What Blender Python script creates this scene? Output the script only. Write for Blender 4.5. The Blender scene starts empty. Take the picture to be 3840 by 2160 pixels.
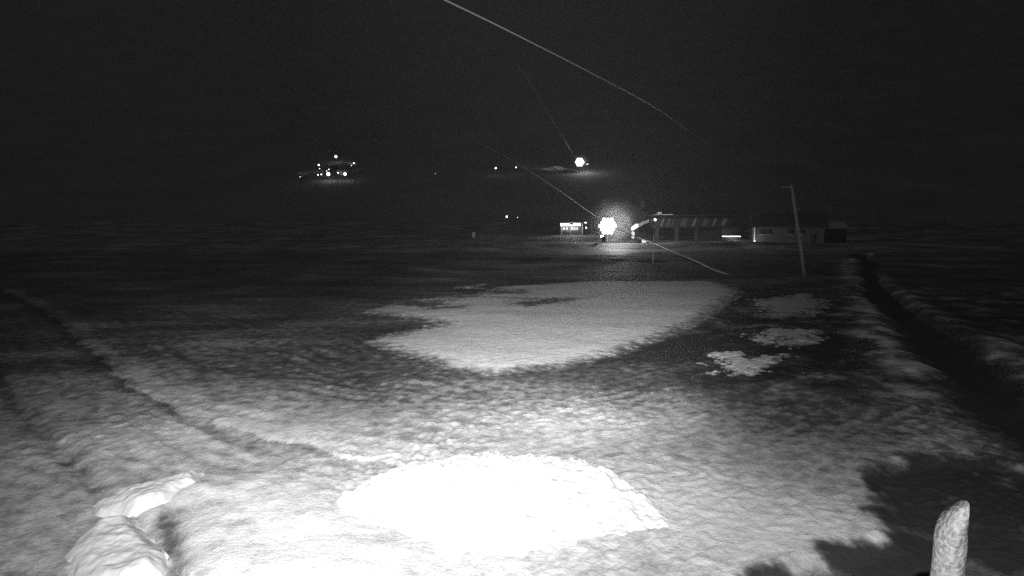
import bpy, bmesh, math, random
import numpy as np
from mathutils import Vector, Matrix

SC = bpy.context.scene
COL = SC.collection
R = math.radians

# ------------------------------------------------------------------ camera
cam = bpy.data.cameras.new("camera")
cam.sensor_width = 36.0
cam.lens = 36.0 * 610.0 / 1024.0
cam.clip_start = 0.1
cam.clip_end = 6000
camo = bpy.data.objects.new("camera", cam)
COL.objects.link(camo)
camo.location = (0, 0, 5.0)
camo.rotation_euler = (R(90) - math.atan(63 / 610), 0, 0)
SC.camera = camo

# ------------------------------------------------------------------ night sky
world = bpy.data.worlds.new("World")
SC.world = world
world.use_nodes = True
wn = world.node_tree
for n in list(wn.nodes):
    wn.nodes.remove(n)
sky = wn.nodes.new("ShaderNodeTexSky")
sky.sky_type = 'NISHITA'
sky.sun_disc = False
sky.sun_elevation = R(-8)
sky.sun_rotation = R(200)
grey = wn.nodes.new("ShaderNodeRGBToBW")
mixw = wn.nodes.new("ShaderNodeMix")
mixw.data_type = 'RGBA'
mixw.inputs[0].default_value = 0.04
mixw.inputs[6].default_value = (0.024, 0.024, 0.024, 1)     # overcast night cloud
bg = wn.nodes.new("ShaderNodeBackground")
bg.inputs["Strength"].default_value = 1.0
wo = wn.nodes.new("ShaderNodeOutputWorld")
wn.links.new(sky.outputs[0], grey.inputs[0])
wn.links.new(grey.outputs[0], mixw.inputs[7])
wn.links.new(mixw.outputs[2], bg.inputs[0])
wn.links.new(bg.outputs[0], wo.inputs[0])

SC.view_settings.view_transform = 'Standard'
SC.view_settings.look = 'None'
SC.view_settings.gamma = 1.0
SC.view_settings.exposure = 0.0
SC.view_settings.use_curve_mapping = False
SC.render.engine = 'CYCLES'
SC.cycles.use_denoising = False
SC.cycles.volume_bounces = 0
SC.cycles.max_bounces = 4
SC.cycles.diffuse_bounces = 2
SC.cycles.sample_clamp_indirect = 0.6
SC.cycles.sample_clamp_direct = 4.0


def light(name, kind, loc, power, radius=0.1, aim=None, cone=None, blend=1.0):
    l = bpy.data.lights.new(name, kind)
    l.energy = power
    l.shadow_soft_size = radius
    if kind == 'SPOT':
        l.spot_size = R(cone)
        l.spot_blend = blend
    o = bpy.data.objects.new(name, l)
    COL.objects.link(o)
    o.location = loc
    if aim is not None:
        d = Vector(aim) - Vector(loc)
        o.rotation_euler = d.to_track_quat('-Z', 'Y').to_euler()
    return o


# the webcam's infrared illuminators, on the mast above and behind the camera
light("infrared_lamp_wide", 'SPOT', (-0.3, -1.2, 7.2), 7600, 0.05, (0.5, 15.0, 0), 116, 1.0)
light("infrared_lamp_medium", 'SPOT', (-0.5, -1.2, 7.2), 15500, 0.05, (-5.0, 31.0, 0), 70, 1.0)
light("infrared_lamp_narrow", 'SPOT', (-0.1, -1.2, 7.3), 42000, 0.05, (3.0, 42.0, 0), 40, 1.0)

# ------------------------------------------------------------------ helpers
def val_noise(x, y, seed=0):
    xi = np.floor(x).astype(np.int64); yi = np.floor(y).astype(np.int64)
    xf = x - xi; yf = y - yi
    u = xf * xf * xf * (xf * (xf * 6 - 15) + 10)
    v = yf * yf * yf * (yf * (yf * 6 - 15) + 10)
    def h(a, b):
        n = (a * 374761393 + b * 668265263 + seed * 1442695041) & 0xffffffff
        n = ((n ^ (n >> 13)) * 1274126177) & 0xffffffff
        n = n ^ (n >> 16)
        ang = (n & 0xffff) / 65536.0 * 2 * np.pi
        return np.cos(ang), np.sin(ang)
    def dot(a, b, dx, dy):
        cx, sy = h(a, b)
        return cx * dx + sy * dy
    n00 = dot(xi, yi, xf, yf); n10 = dot(xi + 1, yi, xf - 1, yf)
    n01 = dot(xi, yi + 1, xf, yf - 1); n11 = dot(xi + 1, yi + 1, xf - 1, yf - 1)
    return (n00 * (1 - u) + n10 * u) * (1 - v) + (n01 * (1 - u) + n11 * u) * v   # about -0.7..0.7


def fbm(x, y, f, octv=3, seed=0, gain=0.5):
    s = 0; a = 1.0
    for k in range(octv):
        s = s + a * val_noise(x * f + 17.3 * k, y * f - 9.1 * k, seed + k)
        f *= 2.03; a *= gain
    return s


def sstep(a, b, x):
    t = np.clip((x - a) / (b - a), 0, 1)
    return t * t * (3 - 2 * t)


def seg_dist(px, py, pts):
    """distance to a polyline, and signed side (positive on the left of its direction)"""
    best = np.full(px.shape, 1e9); side = np.zeros(px.shape)
    for (x0, y0), (x1, y1) in zip(pts[:-1], pts[1:]):
        dx, dy = x1 - x0, y1 - y0
        t = np.clip(((px - x0) * dx + (py - y0) * dy) / (dx * dx + dy * dy), 0, 1)
        ex = px - x0 - t * dx; ey = py - y0 - t * dy
        d = np.hypot(ex, ey)
        cr = dx * (py - y0) - dy * (px - x0)
        m = d < best
        best = np.where(m, d, best); side = np.where(m, np.sign(cr), side)
    return best, side


def poly_sd(px, py, pts):
    """signed distance to a closed polygon, positive inside"""
    d, _ = seg_dist(px, py, pts + [pts[0]])
    ins = np.zeros(px.shape, bool)
    n = len(pts)
    for i in range(n):
        x0, y0 = pts[i]; x1, y1 = pts[(i + 1) % n]
        c = (y0 > py) != (y1 > py)
        with np.errstate(divide='ignore', invalid='ignore'):
            xx = (x1 - x0) * (py - y0) / (y1 - y0 + 1e-12) + x0
        ins ^= c & (px < xx)
    return np.where(ins, d, -d)


def grid_mesh(name, X, Y, Z, mat, keep=None, attrs=None, smooth=True):
    ny, nx = X.shape
    me = bpy.data.meshes.new(name)
    co = np.stack([X, Y, Z], -1).reshape(-1, 3).astype(np.float32)
    idx = np.arange(nx * ny).reshape(ny, nx)
    q = np.stack([idx[:-1, :-1], idx[:-1, 1:], idx[1:, 1:], idx[1:, :-1]], -1).reshape(-1, 4)
    if keep is not None:
        kf = (keep.reshape(-1)[q]).any(1)
        q = q[kf]
        used = np.zeros(nx * ny, bool); used[q.reshape(-1)] = True
        remap = np.cumsum(used) - 1
        q = remap[q]; co = co[used]
    else:
        used = None
    me.vertices.add(len(co)); me.vertices.foreach_set("co", co.reshape(-1))
    me.loops.add(q.size); me.loops.foreach_set("vertex_index", q.reshape(-1).astype(np.int32))
    me.polygons.add(len(q)); me.polygons.foreach_set("loop_start", np.arange(0, q.size, 4, dtype=np.int32))
    me.polygons.foreach_set("use_smooth", np.ones(len(q), bool) if smooth else np.zeros(len(q), bool))
    me.update(calc_edges=True)
    for k, a in (attrs or {}).items():
        a = a.reshape(-1)
        if used is not None: a = a[used]
        at = me.attributes.new(k, 'FLOAT', 'POINT')
        at.data.foreach_set("value", a.astype(np.float32))
    me.materials.append(mat)
    o = bpy.data.objects.new(name, me)
    COL.objects.link(o)
    return o


def tag(o, label=None, cat=None, group=None, kind=None):
    if label: o['label'] = label
    if cat: o['category'] = cat
    if group: o['group'] = group
    if kind: o['kind'] = kind
    return o


def thing(name, loc, label, cat, group=None, rz=0):
    o = bpy.data.objects.new(name, None)
    COL.objects.link(o)
    o.location = loc; o.rotation_euler = (0, 0, rz)
    return tag(o, label, cat, group)


def copy_tree(o, parent=None):
    c = o.copy(); COL.objects.link(c)
    if parent: c.parent = parent
    for ch in list(o.children):
        copy_tree(ch, c)
    return c


def link_bm(name, bm, mat, parent=None, bevel=0, smooth=False):
    if bevel:
        bmesh.ops.bevel(bm, geom=bm.edges[:], offset=bevel, segments=2, affect='EDGES', profile=0.5)
    me = bpy.data.meshes.new(name)
    bm.normal_update()
    if smooth:
        for f in bm.faces: f.smooth = True
    bm.to_mesh(me); bm.free()
    me.materials.append(mat)
    o = bpy.data.objects.new(name, me)
    COL.objects.link(o)
    if parent: o.parent = parent
    return o


def add_box(bm, c, s, rot=None):
    m = Matrix.Translation(c) @ (rot.to_4x4() if rot else Matrix.Identity(4)) @ Matrix.Diagonal((*s, 1))
    bmesh.ops.create_cube(bm, size=1, matrix=m)


def box(name, c, s, mat, parent=None, rot=None, bevel=0):
    bm = bmesh.new(); add_box(bm, c, s, rot)
    return link_bm(name, bm, mat, parent, bevel)


def tube_bm(bm, pts, rad, n=8, cap=True):
    pts = [Vector(p) for p in pts]
    rings = []
    for i, p in enumerate(pts):
        a = pts[max(i - 1, 0)]; b = pts[min(i + 1, len(pts) - 1)]
        t = (b - a).normalized()
        up = Vector((0, 0, 1)) if abs(t.z) < 0.95 else Vector((1, 0, 0))
        s = t.cross(up).normalized(); u = s.cross(t)
        r = rad[i] if isinstance(rad, (list, tuple)) else rad
        rings.append([bm.verts.new(p + (s * math.cos(k * 2 * math.pi / n) + u * math.sin(k * 2 * math.pi / n)) * r) for k in range(n)])
    for r0, r1 in zip(rings[:-1], rings[1:]):
        for k in range(n):
            bm.faces.new((r0[k], r0[(k + 1) % n], r1[(k + 1) % n], r1[k]))
    if cap:
        bm.faces.new(list(reversed(rings[0]))); bm.faces.new(rings[-1])


def tube(name, pts, rad, mat, parent=None, n=8):
    bm = bmesh.new(); tube_bm(bm, pts, rad, n)
    return link_bm(name, bm, mat, parent, smooth=True)


def prism(name, prof, x0, x1, mat, parent=None, axis='x'):
    """profile of (a, z) points extruded along an axis"""
    bm = bmesh.new()
    def P(a, z, t): return (t, a, z) if axis == 'x' else (a, t, z)
    A = [bm.verts.new(P(a, z, x0)) for a, z in prof]
    B = [bm.verts.new(P(a, z, x1)) for a, z in prof]
    n = len(prof)
    for i in range(n):
        bm.faces.new((A[i], A[(i + 1) % n], B[(i + 1) % n], B[i]))
    bm.faces.new(A); bm.faces.new(list(reversed(B)))
    bmesh.ops.recalc_face_normals(bm, faces=bm.faces[:])
    return link_bm(name, bm, mat, parent)


# ------------------------------------------------------------------ materials
def new_mat(name):
    m = bpy.data.materials.new(name); m.use_nodes = True
    nt = m.node_tree
    b = nt.nodes["Principled BSDF"]
    return m, nt, b


def plain(name, v, rough=0.7, noise=0.25, scale=3.0, metal=0.0, bump=0.0):
    m, nt, b = new_mat(name)
    tc = nt.nodes.new("ShaderNodeTexCoord")
    nz = nt.nodes.new("ShaderNodeTexNoise"); nz.inputs["Scale"].default_value = scale
    nz.inputs["Detail"].default_value = 5
    mr = nt.nodes.new("ShaderNodeMapRange")
    mr.inputs[1].default_value = 0.25; mr.inputs[2].default_value = 0.75
    mr.inputs[3].default_value = v * (1 - noise); mr.inputs[4].default_value = v * (1 + noise)
    nt.links.new(tc.outputs["Object"], nz.inputs["Vector"])
    nt.links.new(nz.outputs["Fac"], mr.inputs[0])
    nt.links.new(mr.outputs[0], b.inputs["Base Color"])
    b.inputs["Roughness"].default_value = rough
    b.inputs["Metallic"].default_value = metal
    if bump:
        bp = nt.nodes.new("ShaderNodeBump"); bp.inputs["Distance"].default_value = bump
        nt.links.new(nz.outputs["Fac"], bp.inputs["Height"])
        nt.links.new(bp.outputs[0], b.inputs["Normal"])
    return m


def glow(name, strength):
    m, nt, b = new_mat(name)
    b.inputs["Base Color"].default_value = (0.8, 0.8, 0.8, 1)
    b.inputs["Emission Color"].default_value = (1, 1, 1, 1)
    b.inputs["Emission Strength"].default_value = strength
    return m


def ground_mat():
    m, nt, b = new_mat("thawing_snow_ground")
    L = nt.links
    def N(t, **k):
        n = nt.nodes.new(t)
        for a, v in k.items(): setattr(n, a, v)
        return n
    geo = N("ShaderNodeNewGeometry")
    at = N("ShaderNodeAttribute", attribute_name="cover")
    n1 = N("ShaderNodeTexNoise"); n1.inputs["Scale"].default_value = 2.6; n1.inputs["Detail"].default_value = 6; n1.inputs["Roughness"].default_value = 0.62
    n2 = N("ShaderNodeTexNoise"); n2.inputs["Scale"].default_value = 14.0; n2.inputs["Detail"].default_value = 5; n2.inputs["Roughness"].default_value = 0.65
    L.new(geo.outputs["Position"], n1.inputs["Vector"]); L.new(geo.outputs["Position"], n2.inputs["Vector"])
    # cover + noise -> snow fraction
    a1 = N("ShaderNodeMath", operation='MULTIPLY_ADD'); a1.inputs[1].default_value = 0.9; a1.inputs[2].default_value = -0.45
    L.new(n1.outputs["Fac"], a1.inputs[0])
    a2 = N("ShaderNodeMath", operation='MULTIPLY_ADD'); a2.inputs[1].default_value = 0.36; a2.inputs[2].default_value = -0.18
    L.new(n2.outputs["Fac"], a2.inputs[0])
    s1 = N("ShaderNodeMath", operation='ADD'); L.new(a1.outputs[0], s1.inputs[0]); L.new(a2.outputs[0], s1.inputs[1])
    s2 = N("ShaderNodeMath", operation='ADD'); L.new(s1.outputs[0], s2.inputs[0]); L.new(at.outputs["Fac"], s2.inputs[1])
    ramp = N("ShaderNodeValToRGB")
    e = ramp.color_ramp.elements
    e[0].position = 0.12; e[0].color = (0.05, 0.05, 0.05, 1)
    e[1].position = 0.95; e[1].color = (0.80, 0.80, 0.80, 1)
    k = e.new(0.38); k.color = (0.15, 0.15, 0.15, 1)
    k = e.new(0.62); k.color = (0.42, 0.42, 0.42, 1)
    L.new(s2.outputs[0], ramp.inputs[0])
    L.new(ramp.outputs[0], b.inputs["Base Color"])
    b.inputs["Roughness"].default_value = 0.75
    b.inputs["Specular IOR Level"].default_value = 0.2
    bp = N("ShaderNodeBump"); bp.inputs["Distance"].default_value = 0.03; bp.inputs["Strength"].default_value = 0.9
    L.new(n2.outputs["Fac"], bp.inputs["Height"]); L.new(bp.outputs[0], b.inputs["Normal"])
    return m


def snow_mat(name="clean_snow", v=0.82, spread=0.10, bump=0.02):
    m, nt, b = new_mat(name)
    L = nt.links
    geo = nt.nodes.new("ShaderNodeNewGeometry")
    n1 = nt.nodes.new("ShaderNodeTexNoise"); n1.inputs["Scale"].default_value = 1.3; n1.inputs["Detail"].default_value = 8; n1.inputs["Roughness"].default_value = 0.7
    L.new(geo.outputs["Position"], n1.inputs["Vector"])
    mr = nt.nodes.new("ShaderNodeMapRange")
    mr.inputs[1].default_value = 0.3; mr.inputs[2].default_value = 0.65
    mr.inputs[3].default_value = v - 2 * spread; mr.inputs[4].default_value = v
    L.new(n1.outputs["Fac"], mr.inputs[0]); L.new(mr.outputs[0], b.inputs["Base Color"])
    n2 = nt.nodes.new("ShaderNodeTexNoise"); n2.inputs["Scale"].default_value = 9; n2.inputs["Detail"].default_value = 5
    L.new(geo.outputs["Position"], n2.inputs["Vector"])
    bp = nt.nodes.new("ShaderNodeBump"); bp.inputs["Distance"].default_value = bump; bp.inputs["Strength"].default_value = 0.7
    L.new(n2.outputs["Fac"], bp.inputs["Height"]); L.new(bp.outputs[0], b.inputs["Normal"])
    b.inputs["Roughness"].default_value = 0.8
    b.inputs["Specular IOR Level"].default_value = 0.15
    return m


M_ground = ground_mat()
M_snow = snow_mat()
M_pile = snow_mat("ploughed_snow", 0.86, 0.05, 0.03)
M_block = snow_mat("packed_snow", 0.70, 0.06, 0.02)
M_patch = snow_mat("old_snow", 0.84, 0.14, 0.015)
M_hill = plain("snowy_wooded_hillside", 0.2, 0.95, 0.35, 0.02)
M_wood = plain("weathered_wood", 0.55, 0.8, 0.4, 6, bump=0.01)
M_rime = plain("rime_crusted_wood", 0.24, 0.85, 0.6, 30, bump=0.02)
M_steel = plain("galvanised_steel", 0.28, 0.45, 0.15, 8, metal=0.6)
M_rope = plain("steel_rope", 0.88, 0.5, 0.1, 8)
M_icy = plain("rime_coated_rope", 0.85, 0.6, 0.1, 8)
pb = M_icy.node_tree.nodes["Principled BSDF"]
pb.inputs["Subsurface Weight"].default_value = 1.0
pb.inputs["Subsurface Radius"].default_value = (1, 1, 1)
pb.inputs["Subsurface Scale"].default_value = 0.2
M_dark = plain("dark_cladding", 0.022, 0.6, 0.3, 2)
M_white = plain("white_panel", 0.75, 0.5, 0.08, 2)
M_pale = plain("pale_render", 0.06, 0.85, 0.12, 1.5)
M_glass = plain("dark_glass", 0.03, 0.12, 0.1, 1)
M_black = plain("black_metal", 0.03, 0.5, 0.2, 3)
M_concrete = plain("concrete", 0.035, 0.9, 0.2, 2)
M_earth = plain("wet_dark_earth", 0.022, 0.9, 0.5, 4, bump=0.03)
G_flood = glow("floodlight_lens", 9)
G_far = glow("far_lamp_glass", 9)
G_tube = glow("lit_lightbox", 6)
G_nose = glow("floodlit_panel_glow", 1.1)  # emission stands in for floodlight on a white panel
G_win = glow("lit_window", 0.35)
G_dim = glow("dim_window", 0.10)

# ------------------------------------------------------------------ terrain
TRACK = [(-40, 47), (-26, 34.1), (-16.4, 23.4), (-12.0, 18.7), (-8.9, 15.8), (-6.6, 14.3), (-4.3, 13.0), (-2.5, 12.2)]
RUT = [(-22, 25), (-15.6, 18.2), (-11.0, 14.0), (-7.7, 11.0), (-5.5, 9.0)]
BANK = [(52, 93), (37, 66), (24, 41.5), (19.2, 32.0), (16.2, 26.2), (14.0, 21.5), (13.3, 19.0), (12.4, 16.5)]
DITCH = [(60, 104), (42, 72), (26, 43), (21.3, 32.5), (18.2, 25.5), (15.8, 20.5), (13.8, 16.0), (12.0, 12.5), (11, 9)]
OUTER = [(64, 108), (50, 87), (29.4, 46), (23, 32.7), (19.7, 25), (17.6, 20.5), (16.0, 17.2), (14.2, 13)]
BARE_AND_SHADE = [(3.0, 8.2), (3.7, 8.5), (4.4, 8.75), (5.0, 9.1), (6.0, 9.5), (6.5, 10.4), (7.0, 11.7), (7.6, 12.5), (8.8, 12.9), (10.5, 12.9), (12, 10), (9, 6), (3, 6)]  # near edge bare earth, far part stands in for a cast shadow


def hill_z(y):
    a = np.clip((y - 200) / 250., 0, 1)
    b = np.maximum(0, y - 450)
    return 1.2 * sstep(178, 205, y) + 46.8 * a ** 1.6 + 0.30 * b + 1.2e-4 * b * b


def ground_base(x, y):
    x = np.asarray(x, float); y = np.asarray(y, float)
    z = 0.55 * fbm(x, y, 1 / 38., 3, 5) * sstep(25, 70, y)
    z = z + 0.10 * fbm(x, y, 1 / 6.0, 3, 11)
    z = z + 0.85 * np.exp(-((y - 142) / 8.0) ** 2)
    z = z + 0.50 * np.exp(-((x - 12) / 11.0) ** 2 - ((y - 90) / 9.0) ** 2)
    d, s = seg_dist(x + 0.4 * fbm(x, y, 0.8, 2, 97), y + 0.4 * fbm(x, y, 0.8, 2, 98), TRACK)
    z = z + 0.08 * sstep(-0.2, 0.25, d * s) * sstep(7, 2, d)
    d, s = seg_dist(x, y, RUT)
    z = z - 0.06 * np.exp(-(d / 0.2) ** 2)
    z = z + 0.05 * sstep(-0.1, 0.3, s * d) * sstep(4, 1, d)
    wx = 0.6 * fbm(x, y, 0.22, 3, 95); wy = 0.6 * fbm(x, y, 0.22, 3, 96)
    x = x + wx; y = y + wy
    d, s = seg_dist(x, y, BANK)
    z = z + (0.14 + 0.12 * fbm(x, y, 0.7, 3, 59)) * np.exp(-(d / 1.1) ** 2) * sstep(15, 24, y)
    d, s = seg_dist(x, y, DITCH)
    z = z - 0.4 * np.exp(-(d / 1.1) ** 2)
    d, s = seg_dist(x, y, OUTER)
    z = z + 0.22 * np.exp(-(d / 0.9) ** 2)
    x = x - wx; y = y - wy
    sd = poly_sd(x, y, BARE_AND_SHADE)
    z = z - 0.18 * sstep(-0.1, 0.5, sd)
    z = z + hill_z(y)
    return z


def gz(x, y):
    return float(ground_base(np.array([float(x)]), np.array([float(y)]))[0])


APRON = [(-7.2, 10.6), (-6.3, 11.4), (-4.7, 12.2), (-3.4, 11.0), (-1.5, 8.6), (-0.8, 6), (-4.9, 6), (-5.2, 8.6), (-6.0, 10.0)]


def apron(x, y):
    return sstep(-0.5, 1.0, poly_sd(x, y, APRON) + 0.25 * fbm(x, y, 0.9, 3, 81))


def lumps(x, y):
    fade = sstep(70, 22, y)
    w = 0.25 * fbm(x, y, 1.1, 2, 71)
    b = np.abs(val_noise((x + w) * 3.3, (y + w) * 4.0, 21)) * 1.5
    b2 = np.abs(val_noise((x - w) * 7.0, (y + w) * 8.4, 22)) * 1.4
    b3 = val_noise(x * 11, y * 12, 23)
    # tiller grooves: long streaks on both sides of the run
    ca, sa = 0.80, 0.60
    u = x * ca + y * sa; v = -x * sa + y * ca
    g1 = val_noise(u * 0.45, v * 4.1, 31) * sstep(-4, 2, x) * sstep(9, 13, y)
    ca, sa = 0.80, -0.60
    u = x * ca + y * sa; v = -x * sa + y * ca
    dt, st_ = seg_dist(x, y, TRACK)
    dt = dt * st_ + 0.3 * fbm(x, y, 0.3, 2, 35)
    g2 = 1.5 * val_noise(dt * 2.3, (y - 0.3 * x) * 0.22, 33) * sstep(1, -3, x) * sstep(10, 6, np.abs(dt))
    rough = 0.55 + 1.1 * fbm(x, y, 0.23, 2, 41)
    rough = np.clip(rough, 0.12, 1.2) * (0.55 + 0.45 * sstep(8.5, 12, y))
    patchy = np.clip(0.5 + 1.2 * fbm(x, y, 0.35, 2, 43), 0, 1)
    h = rough * (0.058 * b + 0.030 * b2 + 0.010 * b3) + 0.052 * (g1 + g2) * patchy
    return fade * h * (1 - 0.5 * apron(x, y))


def make_ground():
    ys = np.exp(np.linspace(math.log(2.0), math.log(262.0), 860))
    us = np.linspace(-1.45, 1.45, 1150)
    Y = np.repeat(ys[:, None], len(us), 1)
    X = us[None, :] * (Y + 1.5)
    Z = ground_base(X, Y)
    near = sstep(24, 10.5, Y + 0.9 * fbm(X, Y, 0.25, 2, 8))
    lo = lumps(X, Y)
    Z = Z + lo
    # --- how much snow is left lying: 0 = bare wet grass and earth, 1 = full snow
    c = 0.27 + 0.08 * sstep(2, -8, X) + 0.38 * near + 0.22 * fbm(X, Y, 1 / 7.0, 3, 51)
    c = c + 0.10 * sstep(11.5, 8.5, Y) * sstep(-8, -3, X)
    c = c + 0.13 * np.exp(-((X + 12) / 9.0) ** 2 - ((Y - 30) / 14) ** 2)
    c = c + 0.20 * fbm(X * 0.35, Y, 0.5, 3, 55) * sstep(14, 22, Y)
    # the groomed middle
    c = c + 0.16 * np.exp(-((X - 0.5) / 6.0) ** 2 - ((Y - 15) / 4.5) ** 2)
    c = c + 0.18 * np.exp(-((X + 0.2) / 3.4) ** 2 - ((Y - 10.4) / 2.2) ** 2) + 0.30 * np.exp(-((X - 4.0) / 2.2) ** 2 - ((Y - 9.8) / 1.8) ** 2)
    c = c + 0.16 * np.exp(-((X + 8.5) / 3.5) ** 2 - ((Y - 13) / 3.0) ** 2)
    c = c + 0.60 * fbm(X, Y, 0.55, 4, 57) * sstep(5, 10, X) * sstep(15, 19, Y) * sstep(60, 45, Y)
    c = c + 0.30 * fbm(X * 0.6, Y, 0.11, 3, 60) * sstep(42, 55, Y)
    # dark thawed belt round the big patch
    c = c - 0.20 * np.exp(-((X - 9) / 4.5) ** 2 - ((Y - 24) / 6) ** 2)
    c = c - 0.12 * np.exp(-((X + 6) / 4) ** 2 - ((Y - 24) / 4) ** 2)
    c = c - 0.40 * np.exp(-((X - 13.9) / 0.8) ** 2 - ((Y - 27.0) / 2.6) ** 2)
    c = c - 0.30 * np.exp(-((X - 18.5) / 3.0) ** 2 - ((Y - 44) / 3.5) ** 2)
    # far snow-covered run
    c = c + 0.30 * np.exp(-((X - 8) / 14.0) ** 2 - ((Y - 82) / 26) ** 2)
    c = c + 0.18 * sstep(100, 130, Y)
    d, s = seg_dist(X + 0.4 * fbm(X, Y, 0.8, 2, 97), Y + 0.4 * fbm(X, Y, 0.8, 2, 98), TRACK)
    c = c - 0.20 * sstep(0.8, 0.0, d) * (s < 0) + 0.15 * np.exp(-((d - 0.5) / 0.5) ** 2) * (s > 0)
    d, s = seg_dist(X, Y, RUT)
    c = c - 0.14 * np.exp(-(d / 0.25) ** 2)
    WX = X + 0.6 * fbm(X, Y, 0.22, 3, 95); WY = Y + 0.6 * fbm(X, Y, 0.22, 3, 96)
    d, s = seg_dist(WX, WY, BANK)
    c = c + (0.52 + 0.7 * fbm(X, Y, 0.8, 3, 58)) * np.exp(-(d / 1.1) ** 2) * sstep(15, 22, Y)
    d, s = seg_dist(WX, WY, OUTER)
    c = c + 0.35 * np.exp(-(d / 0.9) ** 2)
    d, s = seg_dist(WX, WY, DITCH)
    c = c - 0.60 * np.exp(-(d / 1.15) ** 2)
    sd = poly_sd(X, Y, BARE_AND_SHADE) + 0.55 * fbm(X, Y, 0.9, 4, 61)
    c = c * (1 - sstep(-0.22, 0.36, sd)) + (0.03 + 0.30 * sstep(9.3, 7.8, Y) + 0.45 * fbm(X, Y, 0.8, 3, 62)) * sstep(-0.22, 0.36, sd)  # shadow near the post goes in here as missing snow
    ap = apron(X, Y)
    c = c + 0.18 * ap
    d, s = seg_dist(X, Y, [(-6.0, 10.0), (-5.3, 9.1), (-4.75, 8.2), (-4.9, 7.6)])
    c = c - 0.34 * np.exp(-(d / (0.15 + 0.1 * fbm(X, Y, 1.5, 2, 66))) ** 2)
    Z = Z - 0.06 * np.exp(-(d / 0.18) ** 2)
    Z = Z + 0.16 * ap + 0.06 * ap * fbm(X, Y, 0.8, 3, 83)
    for poly, fall in PATCH_HALO:
        c = np.maximum(c, 0.46 * sstep(-fall, 0.0, poly_sd(X, Y, poly) + 0.3 * fbm(X, Y, 0.9, 3, 87)))
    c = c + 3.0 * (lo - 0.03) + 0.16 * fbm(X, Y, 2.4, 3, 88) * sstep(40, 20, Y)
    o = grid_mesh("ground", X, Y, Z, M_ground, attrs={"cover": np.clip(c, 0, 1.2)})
    tag(o, kind='structure')


BIG_PATCH = [(-6.3, 25.7), (-5.0, 28.2), (-3.6, 30.6), (-4.6, 31.6), (-8.7, 34.1), (-7.7, 40.5), (-2.5, 44.0), (-1.0, 50), (3.5, 54), (7.8, 56.1), (18.5, 55.3),
             (17.3, 45.4), (11.3, 34.1), (7.4, 27.8), (4.3, 23.8), (1.6, 21.1), (-0.5, 20.1), (-2.35, 21.1), (-3.8, 23.0)]
PATCH_HALO = [(BIG_PATCH, 0.9)]
make_ground()

hx = np.linspace(-2200, 2200, 180)
hy = np.concatenate([np.linspace(255, 700, 50), np.linspace(720, 2500, 80)])
HX, HY = np.meshgrid(hx, hy)
HZ = hill_z(HY) - 0.25 + sstep(520, 800, HY) * (14 * fbm(HX, HY, 1 / 160., 4, 91)) \
    + sstep(700, 2000, HY) * (170 * fbm(HX, HY, 1 / 700., 4, 92))
tag(grid_mesh("hills", HX, HY, HZ, M_hill), kind='structure')


# ------------------------------------------------------------------ snow patches lying on the grass
def snow_patch(poly, holes, label, thick=0.10, soft=0.30, res=0.07, seed=100, rough=1.0):
    xs = [p[0] for p in poly]; ysx = [p[1] for p in poly]
    x0, x1, y0, y1 = min(xs) - 1, max(xs) + 1, min(ysx) - 1, max(ysx) + 1
    ny = int(min(420, (y1 - y0) / res)); nx = int(min(420, (x1 - x0) / res))
    X, Y = np.meshgrid(np.linspace(x0, x1, nx), np.exp(np.linspace(math.log(y0), math.log(y1), ny)))
    sd = poly_sd(X, Y, poly)
    for h in holes:
        sd = np.minimum(sd, -poly_sd(X, Y, h))
    k = Y / 25.0
    sd = sd + (0.45 * fbm(X, Y, 0.8, 4, seed) + 0.42 * fbm(X, Y, 3.0, 3, seed + 9)) * np.clip(k, 0.5, 1.5) * rough
    sd = sd - 5.0 * np.maximum(0, fbm(X * 0.45, Y, 0.16, 4, seed + 30) - 0.08) * sstep(33, 46, Y) * sstep(16, 4, X)
    t = np.clip(sd * soft, -0.3, 1)
    top = thick * (1 - np.exp(-np.maximum(t, 0) * 5)) + np.minimum(t, 0) * 0.6
    Z = ground_base(X, Y) + 0.035 + 0.25 * lumps(X, Y) + top + 0.012 * fbm(X, Y, 2.2, 3, seed + 4)
    cov = 0.40 + 0.56 * sstep(-0.15, 0.75, sd * soft * 2.6 / np.clip(k, 0.6, 1.6)) + 0.10 * fbm(X, Y, 0.30, 3, seed + 20)
    o = grid_mesh("snow_patch", X, Y, Z, M_ground, keep=t > -0.10, attrs={"cover": np.clip(cov, 0, 1.1)})
    return tag(o, label, "snow patch", "old snow patches left on the thawed slope")


snow_patch(BIG_PATCH,
           [[(0.2, 38.2), (1.2, 37.6), (2.8, 39.2), (3.6, 41), (1.4, 40.2)], [(-6.6, 38.2), (-5.0, 38.0), (-4.8, 39.0), (-6.4, 39.3)],
            [(-4.6, 36.0), (-3.3, 36.2), (-3.4, 36.9), (-4.5, 36.7)], [(-1.6, 44.2), (0.6, 45.4), (0.3, 47.5), (-1.6, 46.8)]],
           "largest smooth snow patch, pale and pointed at the front, in the middle of the slope")
snow_patch([(6.8, 19.9), (8.2, 21.6), (10.4, 22.9), (9.1, 21.1), (7.9, 19.9)], [],
           "narrow slanting streak of snow on dark grass, nearest of the small patches on the right", 0.06, 0.8, 0.04, seed=120, rough=1.7)
snow_patch([(7.0, 21.7), (8.0, 23.0), (8.9, 23.4), (8.6, 22.4), (7.3, 21.4)], [],
           "small broken snow fleck just behind the slanting snow streak", 0.06, 0.8, 0.04, seed=140, rough=1.7)
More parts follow.
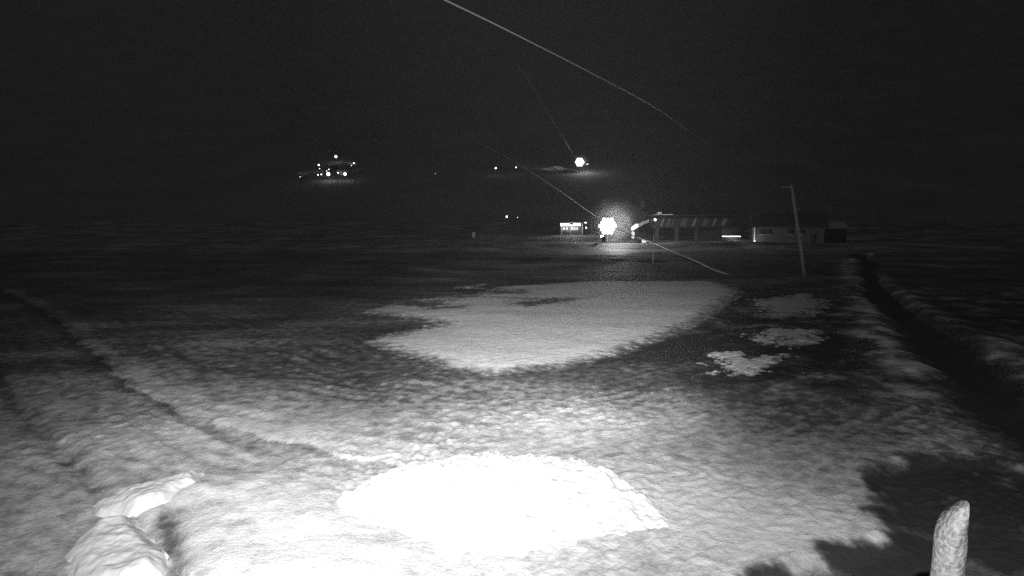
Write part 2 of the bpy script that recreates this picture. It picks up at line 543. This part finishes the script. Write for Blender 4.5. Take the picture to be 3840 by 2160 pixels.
snow_patch([(10.5, 25.9), (12.2, 28.9), (14.4, 28.3), (13.4, 26.3), (11.2, 24.2)], [[(11.2, 25.2), (12.3, 25.9), (12, 26.2), (11.0, 25.8)]],
           "broad ragged snow patch between the slanting streak and the dark ditch", 0.07, 0.5, 0.05, seed=160, rough=1.7)
snow_patch([(15.6, 39.5), (21.5, 44.0), (19.5, 37.5), (17.2, 34.1), (14.4, 32.6)], [],
           "thin dim snow patch beside the ditch, below the leaning mast", 0.06, 0.4, 0.08, seed=180, rough=1.7)
snow_patch([(-7.1, 49.8), (-2.2, 52.6), (-2.4, 48.3), (-5.8, 47.4)], [],
           "small grey snow patch behind the left end of the largest patch", 0.07, 0.5, 0.08, seed=200)


# ------------------------------------------------------------------ the ploughed heap in front
def mound():
    poly = [(-3.3, 10.5), (-2.9, 11.3), (-1.9, 12.0), (-0.7, 12.3), (0.6, 12.1), (1.9, 11.5), (2.5, 10.5), (2.55, 9.7), (1.4, 9.35), (0.4, 8.95), (-0.6, 8.85), (-1.9, 9.5)]
    X, Y = np.meshgrid(np.linspace(-4.3, 3.6, 420), np.linspace(8.0, 13.4, 330))
    sd = poly_sd(X, Y, poly) + 0.34 * fbm(X, Y, 0.9, 4, 301) + 0.13 * fbm(X, Y, 4.5, 3, 303)
    back = sstep(8.8, 11.6, Y + 0.25 * np.abs(X + 0.4) * 0)
    prof = (1 - np.exp(-np.maximum(sd, 0) * 1.9))
    h = prof * (0.12 + 0.46 * back)
    chunk = np.abs(val_noise(X * 1.6, Y * 1.6, 311)) * 0.22 + np.abs(val_noise(X * 3.7, Y * 3.7, 312)) * 0.10 + 0.04 * fbm(X, Y, 8, 2, 313)
    h = h + chunk * prof * (0.35 + 0.65 * back) + np.minimum(sd, 0) * 0.5
    Z = ground_base(X, Y) + h + 0.02
    o = grid_mesh("snow_mound", X, Y, Z, M_pile, keep=sd > -0.22)
    tag(o, "large bright lumpy heap of ploughed snow glaring white in the foreground", "snow heap")


mound()


def block(poly, h0, slope, seed, label):
    xs = [p[0] for p in poly]; ys = [p[1] for p in poly]
    cx, cy = sum(xs) / len(xs), sum(ys) / len(ys)
    X, Y = np.meshgrid(np.linspace(min(xs) - 0.3, max(xs) + 0.3, 150), np.linspace(min(ys) - 0.3, max(ys) + 0.3, 150))
    sd = poly_sd(X, Y, poly) + 0.07 * fbm(X, Y, 2.2, 3, seed)
    pr = sstep(-0.06, 0.24, sd)
    top = h0 + slope[0] * (X - cx) + slope[1] * (Y - cy) + 0.06 * fbm(X, Y, 1.2, 2, seed + 5) - 0.05 * np.abs(val_noise(X * 2.1, Y * 2.1, seed + 6)) + 0.03 * fbm(X, Y, 4.5, 3, seed + 7)
    Z = ground_base(X, Y) + 0.1 + pr * np.maximum(top, 0.05) + np.minimum(sd, 0) * 1.2
    o = grid_mesh("snow_block", X, Y, Z, M_block, keep=sd > -0.16)
    tag(o, label, "snow block", "snow blocks at the ploughed edge")


block([(-6.75, 8.9), (-6.95, 9.6), (-6.5, 10.0), (-6.0, 9.5), (-5.25, 8.75), (-5.05, 8.25), (-5.4, 7.8), (-6.0, 8.1)], 0.15, (0.06, 0.05), 501,
      "big tilted slab of packed snow in the bottom left corner")
block([(-7.45, 10.5), (-7.35, 10.95), (-6.8, 11.1), (-6.1, 11.6), (-5.9, 11.0), (-6.1, 10.3), (-6.6, 10.05), (-7.1, 10.15)], 0.13, (0.08, 0.03), 511,
      "smaller pointed snow chunk behind the big tilted slab")


# ------------------------------------------------------------------ near posts and dark tuft
def rime_post():
    bm = bmesh.new()
    n = 20
    x, y = 3.45, 4.6
    z0 = gz(x, y) - 0.3
    ring = []
    for i in range(46):
        t = i / 45.0
        row = []
        for k in range(n):
            a = 2 * math.pi * k / n
            r = 0.104 + 0.006 * math.sin(t * 9) + 0.012 * float(fbm(np.array([a * 2.0]), np.array([t * 22]), 1.0, 2, 401)[0])
            px, py = math.cos(a) * r, math.sin(a) * r
            top = 2.75 + px * 1.5 - 6.0 * px * px - 4.0 * py * py       # top cut slanting along the shadow edge across the post
            z = z0 + (top - z0) * t
            row.append(bm.verts.new((x + px + 0.02 * t, y + py, z)))
        ring.append(row)
    for r0, r1 in zip(ring[:-1], ring[1:]):
        for k in range(n):
            bm.faces.new((r0[k], r0[(k + 1) % n], r1[(k + 1) % n], r1[k]))
    cv = bm.verts.new(sum((v.co for v in ring[-1]), Vector()) / n + Vector((0, 0, 0.02)))
    for k in range(n):
        bm.faces.new((ring[-1][k], ring[-1][(k + 1) % n], cv))
    o = link_bm("wooden_post", bm, M_rime, smooth=True)
    tag(o, "thick frost-crusted post with a slanting top in the bottom right corner", "post")


rime_post()


# ------------------------------------------------------------------ leaning mast and marker pole
mx, my = 29.3, 60.8
mz = gz(mx, my)
mast = thing("mast", (mx, my, mz), "tall wooden mast leaning left with a short arm at its top", "mast")
tube("pole", [(0.05, 0, -0.6), (-0.6, 0, 3.0), (-1.2, 0, 6.0), (-1.75, 0, 8.75 - mz)], [0.17, 0.16, 0.14, 0.12], M_wood, mast, 12)
box("crossarm", (-2.2, 0, 8.72 - mz), (1.25, 0.10, 0.10), M_wood, mast)
tube("insulator", [(-1.80, -0.02, 8.77 - mz), (-1.80, -0.02, 8.95 - mz)], [0.09, 0.06], M_white, mast)
box("clamp", (0.0, -0.02, 0.95 - mz), (0.40, 0.40, 0.35), M_pale, mast)
tag(tube("marker_pole", [(18.0, 77.8, -0.5), (18.0, 77.8, 3.9)], 0.06, M_wood, n=8), "thin upright marker pole in the snow below the station's glazed side", "pole")


# ------------------------------------------------------------------ floodlights
def floodlight(loc, height, spots, lens_r, power, label, lightoff):
    """a mast head with round lamps at the given (x, z) spots, in lens radii"""
    t = thing("floodlight_mast", loc, label, "floodlight")
    tube("pole", [(0, 0.15, -1), (0, 0.15, height + 0.5)], [0.16, 0.11], M_steel, t, 10)
    for r in sorted({q[1] for q in spots}):
        xs = [q[0] * lens_r for q in spots if q[1] == r]
        box("crossbar", (0, 0.02, height + r * lens_r), (max(xs) - min(xs) + 0.5, 0.12, 0.10), M_steel, t)
    for px, pz in spots:
        x, z = px * lens_r, height + pz * lens_r
        h = tube("lamp_housing", [(x, -0.06, z), (x, -0.40, z - 0.03)], [lens_r * 0.6, lens_r * 1.04], M_black, t, 14)
        tube("lens", [(x, -0.405, z - 0.03), (x, -0.46, z - 0.035), (x, -0.50, z - 0.04)], [lens_r, lens_r * 0.9, lens_r * 0.5], G_flood, h, 14)
    l = light("floodlight_bulb", 'POINT', (0, 0, 0), power, 0.5)
    l.parent = t; l.location = (lens_r * 5.4, -lightoff, height)
    return t


HEX = [(2.1 * (q + r * 0.5), 2.1 * r * 0.866) for q in range(-2, 3) for r in range(-2, 3) if abs(q + r) <= 2]


FX, FY = 24.9, 160
fz = gz(FX, FY)
floodlight((FX, FY, fz), 4.75 - fz, HEX, 0.46, 36000, "dazzling floodlight beside the lift station, brightest lamp of the night", 0.6)
ux, uy = 46.35, 425
uz = gz(ux, uy)
floodlight((ux, uy, uz), 47.9 - uz, HEX, 0.60, 2500, "single white floodlight high on the dark hillside above the lift station", 0.8)
light("hill_spot", 'SPOT', (45.2, 423.5, 48.5), 15000, 0.4, (29.5, 437, 45.0), 38, 0.9)
gl = thing("lamp_box", (53.8, 442, gz(53.8, 442)), "tiny glint beside the hillside floodlight", "lamp")
box("lamp_head", (0, 0, 48.2 - gl.location.z), (1.4, 0.4, 0.5), glow("box_lamp", 1.5), gl)
tube("bracket", [(0, 0.1, -1.0), (0, 0.1, 48.0 - gl.location.z)], 0.10, M_steel, gl)
# ploughed snow bank lit by the hillside floodlight
snow_hill = snow_mat("hill_snow", 0.8, 0.08, 0.05)
X, Y = np.meshgrid(np.linspace(15, 60, 160), np.linspace(425, 452, 70))
sdh = 1 - np.hypot((X - 31) / 9.5, (Y - 438.5) / 3.0) + 0.30 * fbm(X, Y, 0.25, 3, 77)
Zh = ground_base(X, Y) + np.clip(sdh, -0.4, 1) * 1.6 + 0.15
tag(grid_mesh("snow_bank", X, Y, Zh, snow_hill, keep=sdh > -0.2), "floodlit streak of snow under the hillside floodlight", "snow bank")

# equipment box standing in front of the main floodlight
ex, ey = 20.9, 146
ez = gz(ex, ey)
ebox = thing("snow_gun", (ex + 1.0, ey, ez), "small dark snow gun standing in front of the dazzling floodlight", "snow gun")
for sx in (-0.5, 0.5):
    for sy in (-0.5, 0.5):
        tube("leg", [(sx * 1.3, sy * 1.3, -0.2), (sx * 0.2, sy * 0.2, 0.9)], 0.05, M_black, ebox, 6)
tube("barrel", [(-0.1, -0.75, 1.25), (-0.1, -0.3, 1.2), (-0.1, 0.5, 1.1)], [0.46, 0.52, 0.40], M_black, ebox, 18)
box("control_box", (0.05, 0.1, 0.62), (0.5, 0.45, 0.5), M_black, ebox)
tag(tube("wash_lamp", [(22.35, 152, 1.95), (22.35, 152, 2.45)], [0.35, 0.35], glow("wash_lamp_glass", 4), n=14), "small round lamp low on a stub post at the floodlight's foot", "lamp")
tube("stub_post", [(22.35, 152, gz(22.35, 152) - 0.3), (22.35, 152, 1.93)], 0.07, M_black, bpy.data.objects["wash_lamp"])

# ------------------------------------------------------------------ kiosk with lit fascia
kx, ky = 20.45, 210
kz = gz(kx, ky)
kio = thing("lift_kiosk", (kx, ky, kz), "small open-fronted kiosk with two glaring white fascia light boxes", "kiosk")
H0 = 5.65 - kz
box("wall", (0, 1.6, H0 / 2 - 0.2), (7.6, 0.2, H0), M_pale, kio)
box("side_wall", (-3.7, 0.1, H0 / 2 - 0.2), (0.2, 2.8, H0), M_white, kio)
box("side_wall", (3.7, 0.1, H0 / 2 - 0.2), (0.2, 2.8, H0), M_pale, kio)
box("roof", (0, 0.1, H0 + 0.12), (8.2, 4.0, 0.25), M_dark, kio)
box("fascia_light", (-2.55, -1.95, H0 - 0.52), (2.9, 0.25, 0.8), G_tube, kio)
box("fascia_light", (1.65, -1.95, H0 - 0.48), (2.3, 0.25, 0.85), G_tube, kio)
box("fascia_light", (-0.05, -1.95, H0 - 0.80), (1.1, 0.22, 0.3), G_tube, kio)
for x in (-3.6, -0.75, 3.5):
    tube("column", [(x, -1.7, -0.4), (x, -1.7, H0 - 0.02)], 0.14, M_white, kio, 10)
box("counter", (0, -1.55, 0.55), (7.0, 0.3, 1.5), M_dark, kio)
for x in (-2.6, -1.5, 0.2, 1.1, 2.0):
    w = box("window", (x, 1.46, 2.1), (0.75, 0.06, 1.0), M_black, kio)
    box("pane", (x, 1.40, 2.1), (0.62, 0.04, 0.86), G_win, w)
l = light("kiosk_bulb", 'POINT', (0, 0, 0), 1200, 0.3); l.parent = kio; l.location = (-0.5, -0.6, H0 - 0.5)
l = light("kiosk_bulb", 'POINT', (0, 0, 0), 900, 0.3); l.parent = kio; l.location = (0.5, -2.6, H0 - 0.5)
pl = thing("path_lamp", (25.3, 210, gz(25.3, 210)), "slim post lamp with two heads at the kiosk's right corner", "lamp")
tube("post", [(0, 0, -0.3), (0, 0, 4.0)], 0.06, M_black, pl)
box("lamp_head", (-0.1, 0, 4.15), (0.7, 0.3, 0.3), G_far, pl)
tube("lamp_globe", [(0.1, -0.12, 2.2), (0.1, -0.12, 2.65)], [0.22, 0.18], G_tube, pl)

# ------------------------------------------------------------------ chairlift station
sx0, sy0 = 36.2, 185
sz = gz(40, 185)
st = thing("lift_station", (sx0, sy0, sz), "long dark chairlift station with curved white nose and slanted side panes", "lift station")
# hull section, extruded along x, with a rounded nose built of panels
hull = [(-3.2, 4.1), (-3.4, 4.6), (-2.6, 7.0), (-1.8, 7.6), (1.8, 7.6), (2.6, 7.0), (3.4, 4.6), (3.2, 4.1)]
prism("hull", [(a, z - sz) for a, z in hull], 6.2, 29.5, M_dark, st)
box("roof", (17.5, 0, 7.85 - sz), (25.0, 4.4, 0.35), M_dark, st)
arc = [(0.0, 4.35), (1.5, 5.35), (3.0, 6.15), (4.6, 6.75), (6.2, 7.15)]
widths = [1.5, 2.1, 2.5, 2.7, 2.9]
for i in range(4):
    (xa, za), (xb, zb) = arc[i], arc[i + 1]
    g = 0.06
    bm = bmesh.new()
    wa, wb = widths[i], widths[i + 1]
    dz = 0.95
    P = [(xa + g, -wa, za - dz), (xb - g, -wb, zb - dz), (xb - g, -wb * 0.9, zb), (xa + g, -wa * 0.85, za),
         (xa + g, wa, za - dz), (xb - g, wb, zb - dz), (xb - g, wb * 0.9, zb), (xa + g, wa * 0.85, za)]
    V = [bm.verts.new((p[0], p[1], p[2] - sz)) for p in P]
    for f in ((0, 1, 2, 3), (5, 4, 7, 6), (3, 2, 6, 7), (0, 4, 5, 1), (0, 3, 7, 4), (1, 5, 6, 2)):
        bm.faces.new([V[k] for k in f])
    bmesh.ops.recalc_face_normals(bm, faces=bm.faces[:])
    link_bm("nose_panel", bm, [G_nose, M_steel, M_steel, M_dark][i], st)  # first panel glows in place of the floodlight falling on it
tube("nose_lamp", [(6.25, -2.95, 6.55 - sz), (6.25, -3.1, 6.55 - sz)], [0.35, 0.3], G_tube, st)
for i, (x, w) in enumerate([(7.6, 0.5), (9.3, 0.9), (10.8, 0.45), (13.6, 1.5), (17.0, 0.8), (20.0, 1.4), (23.0, 0.7), (25.6, 1.2)]):
    bm = bmesh.new()
    y0_, y1_ = -3.46, -2.70
    z0_, z1_ = 4.7 - sz, 6.9 - sz
    s_ = 1.0
    P = [(x, y0_, z0_), (x + w, y0_, z0_), (x + w + s_, y1_, z1_), (x + s_, y1_, z1_)]
    A = [bm.verts.new(p) for p in P]; B = [bm.verts.new((p[0], p[1] - 0.08, p[2] - 0.02)) for p in P]
    bm.faces.new(A); bm.faces.new(list(reversed(B)))
    for k in range(4): bm.faces.new((A[k], B[k], B[(k + 1) % 4], A[(k + 1) % 4]))
    bmesh.ops.recalc_face_normals(bm, faces=bm.faces[:])
    link_bm("side_pane", bm, M_pale if i in (1, 2, 3, 5) else M_steel, st)
for x in (7.5, 13.5, 19.5, 26.5):
    box("pillar", (x, 0, 1.9), (0.9, 1.2, 4.6), M_concrete, st)
box("platform", (15, -1.0, 0.05), (28, 7.5, 0.5), M_concrete, st)
box("control_cabin", (23.5, -1.2, 1.75), (5.0, 3.2, 3.0), M_dark, st)
box("roof_snow", (9.0, -1.2, 8.10 - sz), (5.5, 1.6, 0.18), M_snow, st, bevel=0.06)
box("roof_hatch", (8.2, 0.2, 8.45 - sz), (1.1, 1.0, 0.7), M_white, st)
# hall behind the station, only its gable shows
hb = thing("storage_hall", (38, 206, gz(38, 206)), "dim gabled hall rising behind the curved station nose", "hall")
prism("wall", [(-7, -0.5), (7, -0.5), (7, 7.2), (0, 11.2), (-7, 7.2)], 0, 12, M_dark, hb, axis='y')
prism("roof", [(-7.6, 7.25), (0, 11.55), (7.6, 7.25), (7.6, 6.9), (0, 11.2), (-7.6, 6.9)], -0.5, 12.5, M_dark, hb, axis='y')
ch = box("chimney", (6.2, 3.5, 9.9), (1.3, 1.3, 3.6), M_pale, hb)
box("chimney_cap", (6.2, 3.5, 11.78), (1.6, 1.6, 0.15), M_concrete, ch)
# lit sign stele left of the station
sg = thing("notice_board", (34.0, 172, gz(34, 172)), "white notice board lit from the floodlight at the station's left end", "sign")
box("board", (0, 0, 2.4), (0.9, 0.08, 1.9), M_white, sg, Matrix.Rotation(R(-38), 3, 'Z'))
tube("leg", [(-0.3, 0.08, -0.3), (-0.3, 0.08, 2.6)], 0.05, M_black, sg)
tube("leg", [(0.3, -0.08, -0.3), (0.3, -0.08, 2.6)], 0.05, M_black, sg)
tag(box("crate", (35.6, 165, gz(35.6, 165) + 0.85), (1.1, 0.7, 0.7), M_white, bevel=0.04), "small white crate on the snow right of the notice board", "crate")

# ------------------------------------------------------------------ lit passage wall right of the station
pw = thing("garage", (68.5, 190, gz(68, 190)), "low dark garage with a strip of light across its open front", "garage")
box("wall", (0.0, 2.5, 2.0), (10.5, 0.3, 4.4), M_dark, pw)
box("wall", (5.2, 0.2, 2.0), (0.3, 4.3, 4.4), M_dark, pw)
box("wall", (-5.2, 0.2, 2.0), (0.3, 4.3, 4.4), M_dark, pw)
box("roof", (0.0, 0.2, 4.35), (11.2, 5.6, 0.3), M_dark, pw)
box("light_strip", (-1.2, -2.2, 0.95), (5.6, 0.12, 0.18), G_tube, pw)
box("parapet", (-1.2, -2.05, 0.25), (6.4, 0.16, 1.0), M_pale, pw)
box("wall_lamp", (-3.0, 2.25, 3.6), (0.9, 0.12, 0.22), G_win, pw)
l = light("garage_bulb", 'POINT', (0, 0, 0), 250, 0.3); l.parent = pw; l.location = (-1.0, -3.0, 1.6)

# ------------------------------------------------------------------ chalet behind the mast
hx0, hy0 = 65.4, 165
hz = gz(66, 165)
ho = thing("chalet", (hx0, hy0, hz), "pale chalet with a heavy dark roof and small window behind the leaning mast", "house", None, R(-17))
W, D = 17.0, 9.0
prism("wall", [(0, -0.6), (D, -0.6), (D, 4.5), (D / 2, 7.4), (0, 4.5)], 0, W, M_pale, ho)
prism("roof", [(-1.2, 4.05), (D / 2, 7.75), (D + 1.2, 4.05), (D + 1.2, 4.40), (D / 2, 8.15), (-1.2, 4.40)], -0.8, W + 0.8, M_dark, ho)
box("ridge_snow", (W / 2 - 2, D / 2, 8.18), (W - 6, 0.8, 0.16), M_concrete, ho, bevel=0.05)
for x in (1.5, 3.1, 8.4, 11.2):
    w = box("window", (x + 0.3, -0.06, 2.9), (1.15, 0.14, 1.35), M_dark, ho)
    box("pane", (x + 0.3, -0.12, 2.9), (0.95, 0.06, 1.15), M_glass, w)
    box("sill", (x + 0.3, -0.16, 2.16), (1.3, 0.25, 0.08), M_wood, w)
d = box("door", (14.2, -0.06, 1.2), (1.1, 0.14, 2.2), M_dark, ho)
tube("handle", [(13.85, -0.16, 1.2), (13.85, -0.16, 1.35)], 0.03, M_steel, d)
c = box("chimney", (11.5, D * 0.6, 8.0), (0.9, 0.9, 2.4), M_concrete, ho)
box("corner_board", (-0.05, -0.08, 1.9), (0.24, 0.24, 5.0), M_white, ho)
tag(box("ground_lamp", (65.0, 163.9, gz(65, 163.9) + 0.28), (0.35, 0.35, 0.5), glow("ground_lamp_glass", 1.6), bevel=0.05), "little lamp on the snow at the chalet's left corner", "lamp")
l = light("corner_bulb", 'POINT', (65.5, 163.2, gz(65, 163) + 0.9), 70, 0.15)
an = thing("annex", (84, 172, gz(84, 172)), "low dim annex to the right of the pale chalet", "house")
box("wall", (5, 3, 1.9), (10, 6, 4.6), M_dark, an)
prism("roof", [(-0.6, 4.15), (3, 6.0), (6.6, 4.15), (6.6, 3.9), (3, 5.7), (-0.6, 3.9)], -0.5, 10.5, M_wood, an)
w = box("window", (2.5, -0.05, 2.2), (1.2, 0.12, 1.2), M_pale, an)
box("pane", (2.5, -0.10, 2.2), (1.0, 0.06, 1.0), M_glass, w)


# ------------------------------------------------------------------ small lights across the valley
def street_lamp(x, y, z, r, label, strength=None, power=0, group=None):
    t = thing("street_lamp", (x, y, gz(x, y)), label, "lamp", group)
    b = t.location.z
    tube("post", [(0, 0, -2.0), (0, 0, z - b - r * 0.9)], [0.12, 0.08], M_black, t, 6)
    bm = bmesh.new()
    bmesh.ops.create_icosphere(bm, subdivisions=2, radius=r, matrix=Matrix.Translation((0, 0, z - b)))
    link_bm("lamp_globe", bm, strength or G_far, t, smooth=True)
    if power:
        power *= 0.0018
        l = light("lamp_bulb", 'POINT', (0, 0, 0), power, 0.2)
        l.parent = t; l.location = (0, -r - 0.5, z - b)
    return t


def on_hill(x, z, y0, up):
    """carry a point seen from the webcam up the hillside until it stands `up` metres above the ground"""
    sx, sz = x / y0, (z - 5) / y0
    y = 215.0
    while y < 900 and gz(sx * y, y) + up < 5 + sz * y:
        y += 1.0
    return sx * y, y, 5 + sz * y


G_faint = glow("faint_lamp_glass", 2.0)
pg = "lone lamps on the dark hillside"
for x, z, r, lab, gm in ((-9.2, 37.0, 0.55, "left and brighter of the two pinpoint lamps on the hillside left of the floodlight", None),
                         (2.25, 37.4, 0.40, "right one of the two pinpoint lamps on the hillside, smaller and fainter", None),
                         (-43.4, 33.9, 0.16, "barely visible speck of lamp between the village and the hillside lamps", G_faint)):
    street_lamp(*on_hill(x, z, 350., 5.0), r, lab, gm, 0, pg)
street_lamp(-1.8, 212, 7.85, 0.32, "solitary lamp low in the valley left of the kiosk")
street_lamp(1.92, 212, 7.60, 0.14, "faint lamp just right of the solitary valley lamp", G_faint)

vg = "village street lamps on the far hillside"
V = 450.0 / 900.0
vill = [  # x, z at 900 m, radius, label, power
    (-255.5, 103.7, 0.95, "topmost village lamp, above all its neighbours", 6000),
    (-280.7, 91.8, 0.62, "village lamp at the upper left of the cluster", 3000),
    (-279.7, 86.6, 0.28, "tiny village lamp right below the upper left one", 0),
    (-267.3, 78.7, 1.15, "largest round village lamp at the bottom of the cluster", 30000),
    (-282.3, 77.5, 0.38, "leftmost lamp of the low village row", 0),
    (-277.5, 78.2, 0.42, "second lamp from the left in the low village row", 0),
    (-269.4, 83.2, 0.26, "village lamp just above left of the largest one", 0),
    (-266.2, 85.5, 0.30, "upper of the two small lamps over the largest village lamp", 0),
    (-253.0, 80.5, 0.40, "village lamp on the pale house between the two large ones", 9000),
    (-243.0, 78.7, 0.95, "diamond bright village lamp at the right end of the low row", 14000),
    (-229.8, 94.6, 0.42, "rightmost village lamp, alone at the upper right", 2000),
    (-233.5, 91.0, 0.22, "faint village lamp just below the rightmost one", 0),
    (-308.5, 74.7, 0.22, "isolated village lamp far to the left of the cluster", 900),
]
for x, z, r, lab, p in vill:
    street_lamp(*on_hill(x, z, 900., 4.5), r * 0.95, lab, None, p, vg)


def house(x, z, w, d, h, rz, label, lit=None):
    x, y, z = on_hill(x, z + 2.0, 456., 1.0)
    y += 5; z = gz(x, y) + 0.4
    b = thing("village_house", (x, y, z), label, "house", "village houses on the far hillside", rz)
    prism("wall", [(-d / 2, -3), (d / 2, -3), (d / 2, h), (0, h + d * 0.28), (-d / 2, h)], -w / 2, w / 2, M_pale, b)
    prism("roof", [(-d / 2 - 0.8, h - 0.3), (0, h + d * 0.28 + 0.12), (d / 2 + 0.8, h - 0.3), (d / 2 + 0.8, h + 0.15), (0, h + d * 0.28 + 0.6), (-d / 2 - 0.8, h + 0.15)],
          -w / 2 - 0.8, w / 2 + 0.8, M_snow, b)
    for i, xx in enumerate(np.linspace(-w * 0.3, w * 0.3, 3)):
        f = box("window", (xx, -d / 2 - 0.03, h * 0.55), (w * 0.15, 0.12, h * 0.3), M_dark, b)
        box("pane", (xx, -d / 2 - 0.09, h * 0.55), (w * 0.12, 0.06, h * 0.24), lit if (lit and i == 1) else M_glass, f)
    return b


house(-127.0, 37.6, 4.6, 4, 3.0, R(8), "pale village house between the two largest village lamps", G_win)
house(-132.6, 43.4, 3.6, 3.5, 2.6, R(-12), "small village house above the largest lamp", None)
house(-119.5, 44.4, 5, 3.5, 2.4, R(20), "village house with a pale roof under the rightmost lamp", G_dim)
house(-156.0, 36.8, 4, 3.5, 2.4, R(10), "lone village house at the far left of the lamps", G_dim)
hu = thing("hut", (-13.2, 200, gz(-13.2, 200)), "tiny dark hut with a faintly lit snowy roof left of the valley lamp", "hut")
box("wall", (0, 0, 1.0), (4.5, 3.2, 2.6), M_dark, hu)
prism("roof", [(-2.1, 2.2), (0, 3.1), (2.1, 2.2), (2.1, 2.45), (0, 3.4), (-2.1, 2.45)], -2.7, 2.7, M_concrete, hu)
box("door", (0.8, -1.63, 0.8), (0.9, 0.06, 1.7), M_wood, hu)

# ------------------------------------------------------------------ lift ropes and the hillside lamp's streak
def spline(pts, n=10):
    out = []
    P = [Vector(p) for p in pts]
    P = [P[0] * 2 - P[1]] + P + [P[-1] * 2 - P[-2]]
    for i in range(1, len(P) - 2):
        for k in range(n):
            t = k / n
            a, b, c, d = P[i - 1], P[i], P[i + 1], P[i + 2]
            out.append(0.5 * ((2 * b) + (c - a) * t + (2 * a - 5 * b + 4 * c - d) * t * t + (3 * b - a - 3 * c + d) * t ** 3))
    out.append(P[-2])
    return out


tag(tube("lift_cable", spline([(-6.0, 12, 11.4), (-2.62, 25, 13.79), (0.24, 32, 14.56), (5.63, 42, 14.93), (11.97, 52, 14.67), (22.28, 68, 13.48), (40, 92, 12.2), (74, 130, 11.0), (130, 190, 12)]), [0.036] * 20 + [max(0.012, 0.036 - 0.0008 * i) for i in range(90)], M_rope, n=6),
    "long lift cable sweeping down across the night sky from the top edge", "cable")
tag(tube("lift_cable", spline([(22.8, 56, -0.5), (22.07, 66, 0.11), (22.9, 76, 0.51), (24.08, 92, 1.07), (26.55, 116, 1.63), (27.0, 140, 2.83), (22.35, 152, 6.08), (10.31, 157, 14.86), (-2.37, 161, 23.06), (-19.89, 166, 31.94)]), [0.11] * 62 + [max(0.015, 0.085 - 0.0027 * i) for i in range(60)], M_icy, n=6),
    "thin bright cable passing right in front of the dazzling floodlight", "cable")
tag(tube("lift_cable", spline([(46.35, 425.5, 48.6), (42.2, 426, 52.8), (29.6, 414, 70), (13.2, 400, 92.3), (3, 385, 103)]), 0.18, M_icy, n=6),  # added cable, shaped to stand in for the lamp's flare streak
    "faint light streak up left from the hillside floodlight, built as a cable", "cable")

# ------------------------------------------------------------------ night air
bm = bmesh.new()
add_box(bm, (0, 1270, 650), (4600, 2600, 1500))
hm = bpy.data.materials.new("night_haze"); hm.use_nodes = True
nt = hm.node_tree
for n in list(nt.nodes): nt.nodes.remove(n)
pv = nt.nodes.new("ShaderNodeVolumePrincipled")
pv.inputs["Color"].default_value = (0.9, 0.9, 0.9, 1)
pv.inputs["Density"].default_value = 0.0002
pv.inputs["Anisotropy"].default_value = 0.2
om = nt.nodes.new("ShaderNodeOutputMaterial")
nt.links.new(pv.outputs[0], om.inputs["Volume"])
haze = link_bm("haze", bm, hm)
tag(haze, kind='stuff')

# volume added to imitate lens bloom round both floodlights
bm = bmesh.new()
bmesh.ops.create_icosphere(bm, subdivisions=3, radius=9.0)
mm = bpy.data.materials.new("lamp_halo_volume"); mm.use_nodes = True
nt = mm.node_tree
for n in list(nt.nodes): nt.nodes.remove(n)
tc = nt.nodes.new("ShaderNodeTexCoord")
ln = nt.nodes.new("ShaderNodeVectorMath"); ln.operation = 'LENGTH'
nt.links.new(tc.outputs["Object"], ln.inputs[0])
mr = nt.nodes.new("ShaderNodeMapRange")
mr.inputs[1].default_value = 8.8; mr.inputs[2].default_value = 0.5
mr.inputs[3].default_value = 0.0; mr.inputs[4].default_value = 1.0
nt.links.new(ln.outputs["Value"], mr.inputs[0])
pw2 = nt.nodes.new("ShaderNodeMath"); pw2.operation = 'POWER'; pw2.inputs[1].default_value = 3.0
nt.links.new(mr.outputs[0], pw2.inputs[0])
nz = nt.nodes.new("ShaderNodeTexNoise"); nz.inputs["Scale"].default_value = 0.35; nz.inputs["Detail"].default_value = 3
nt.links.new(tc.outputs["Object"], nz.inputs["Vector"])
mu = nt.nodes.new("ShaderNodeMath"); mu.operation = 'MULTIPLY'
nt.links.new(pw2.outputs[0], mu.inputs[0]); nt.links.new(nz.outputs["Fac"], mu.inputs[1])
m2 = nt.nodes.new("ShaderNodeMath"); m2.operation = 'MULTIPLY'; m2.inputs[1].default_value = 0.040
nt.links.new(mu.outputs[0], m2.inputs[0])
pv = nt.nodes.new("ShaderNodeVolumePrincipled")
pv.inputs["Color"].default_value = (0.95, 0.95, 0.95, 1)
nt.links.new(m2.outputs[0], pv.inputs["Density"])
om = nt.nodes.new("ShaderNodeOutputMaterial")
nt.links.new(pv.outputs[0], om.inputs["Volume"])
lamp_halo = link_bm("lamp_halo", bm, mm)
lamp_halo.location = (FX + 0.4, 158.8, 5.4)
tag(lamp_halo, kind='stuff')
lamp_halo2 = lamp_halo.copy(); COL.objects.link(lamp_halo2)
lamp_halo2.location = (ux, uy - 1, 48.2)
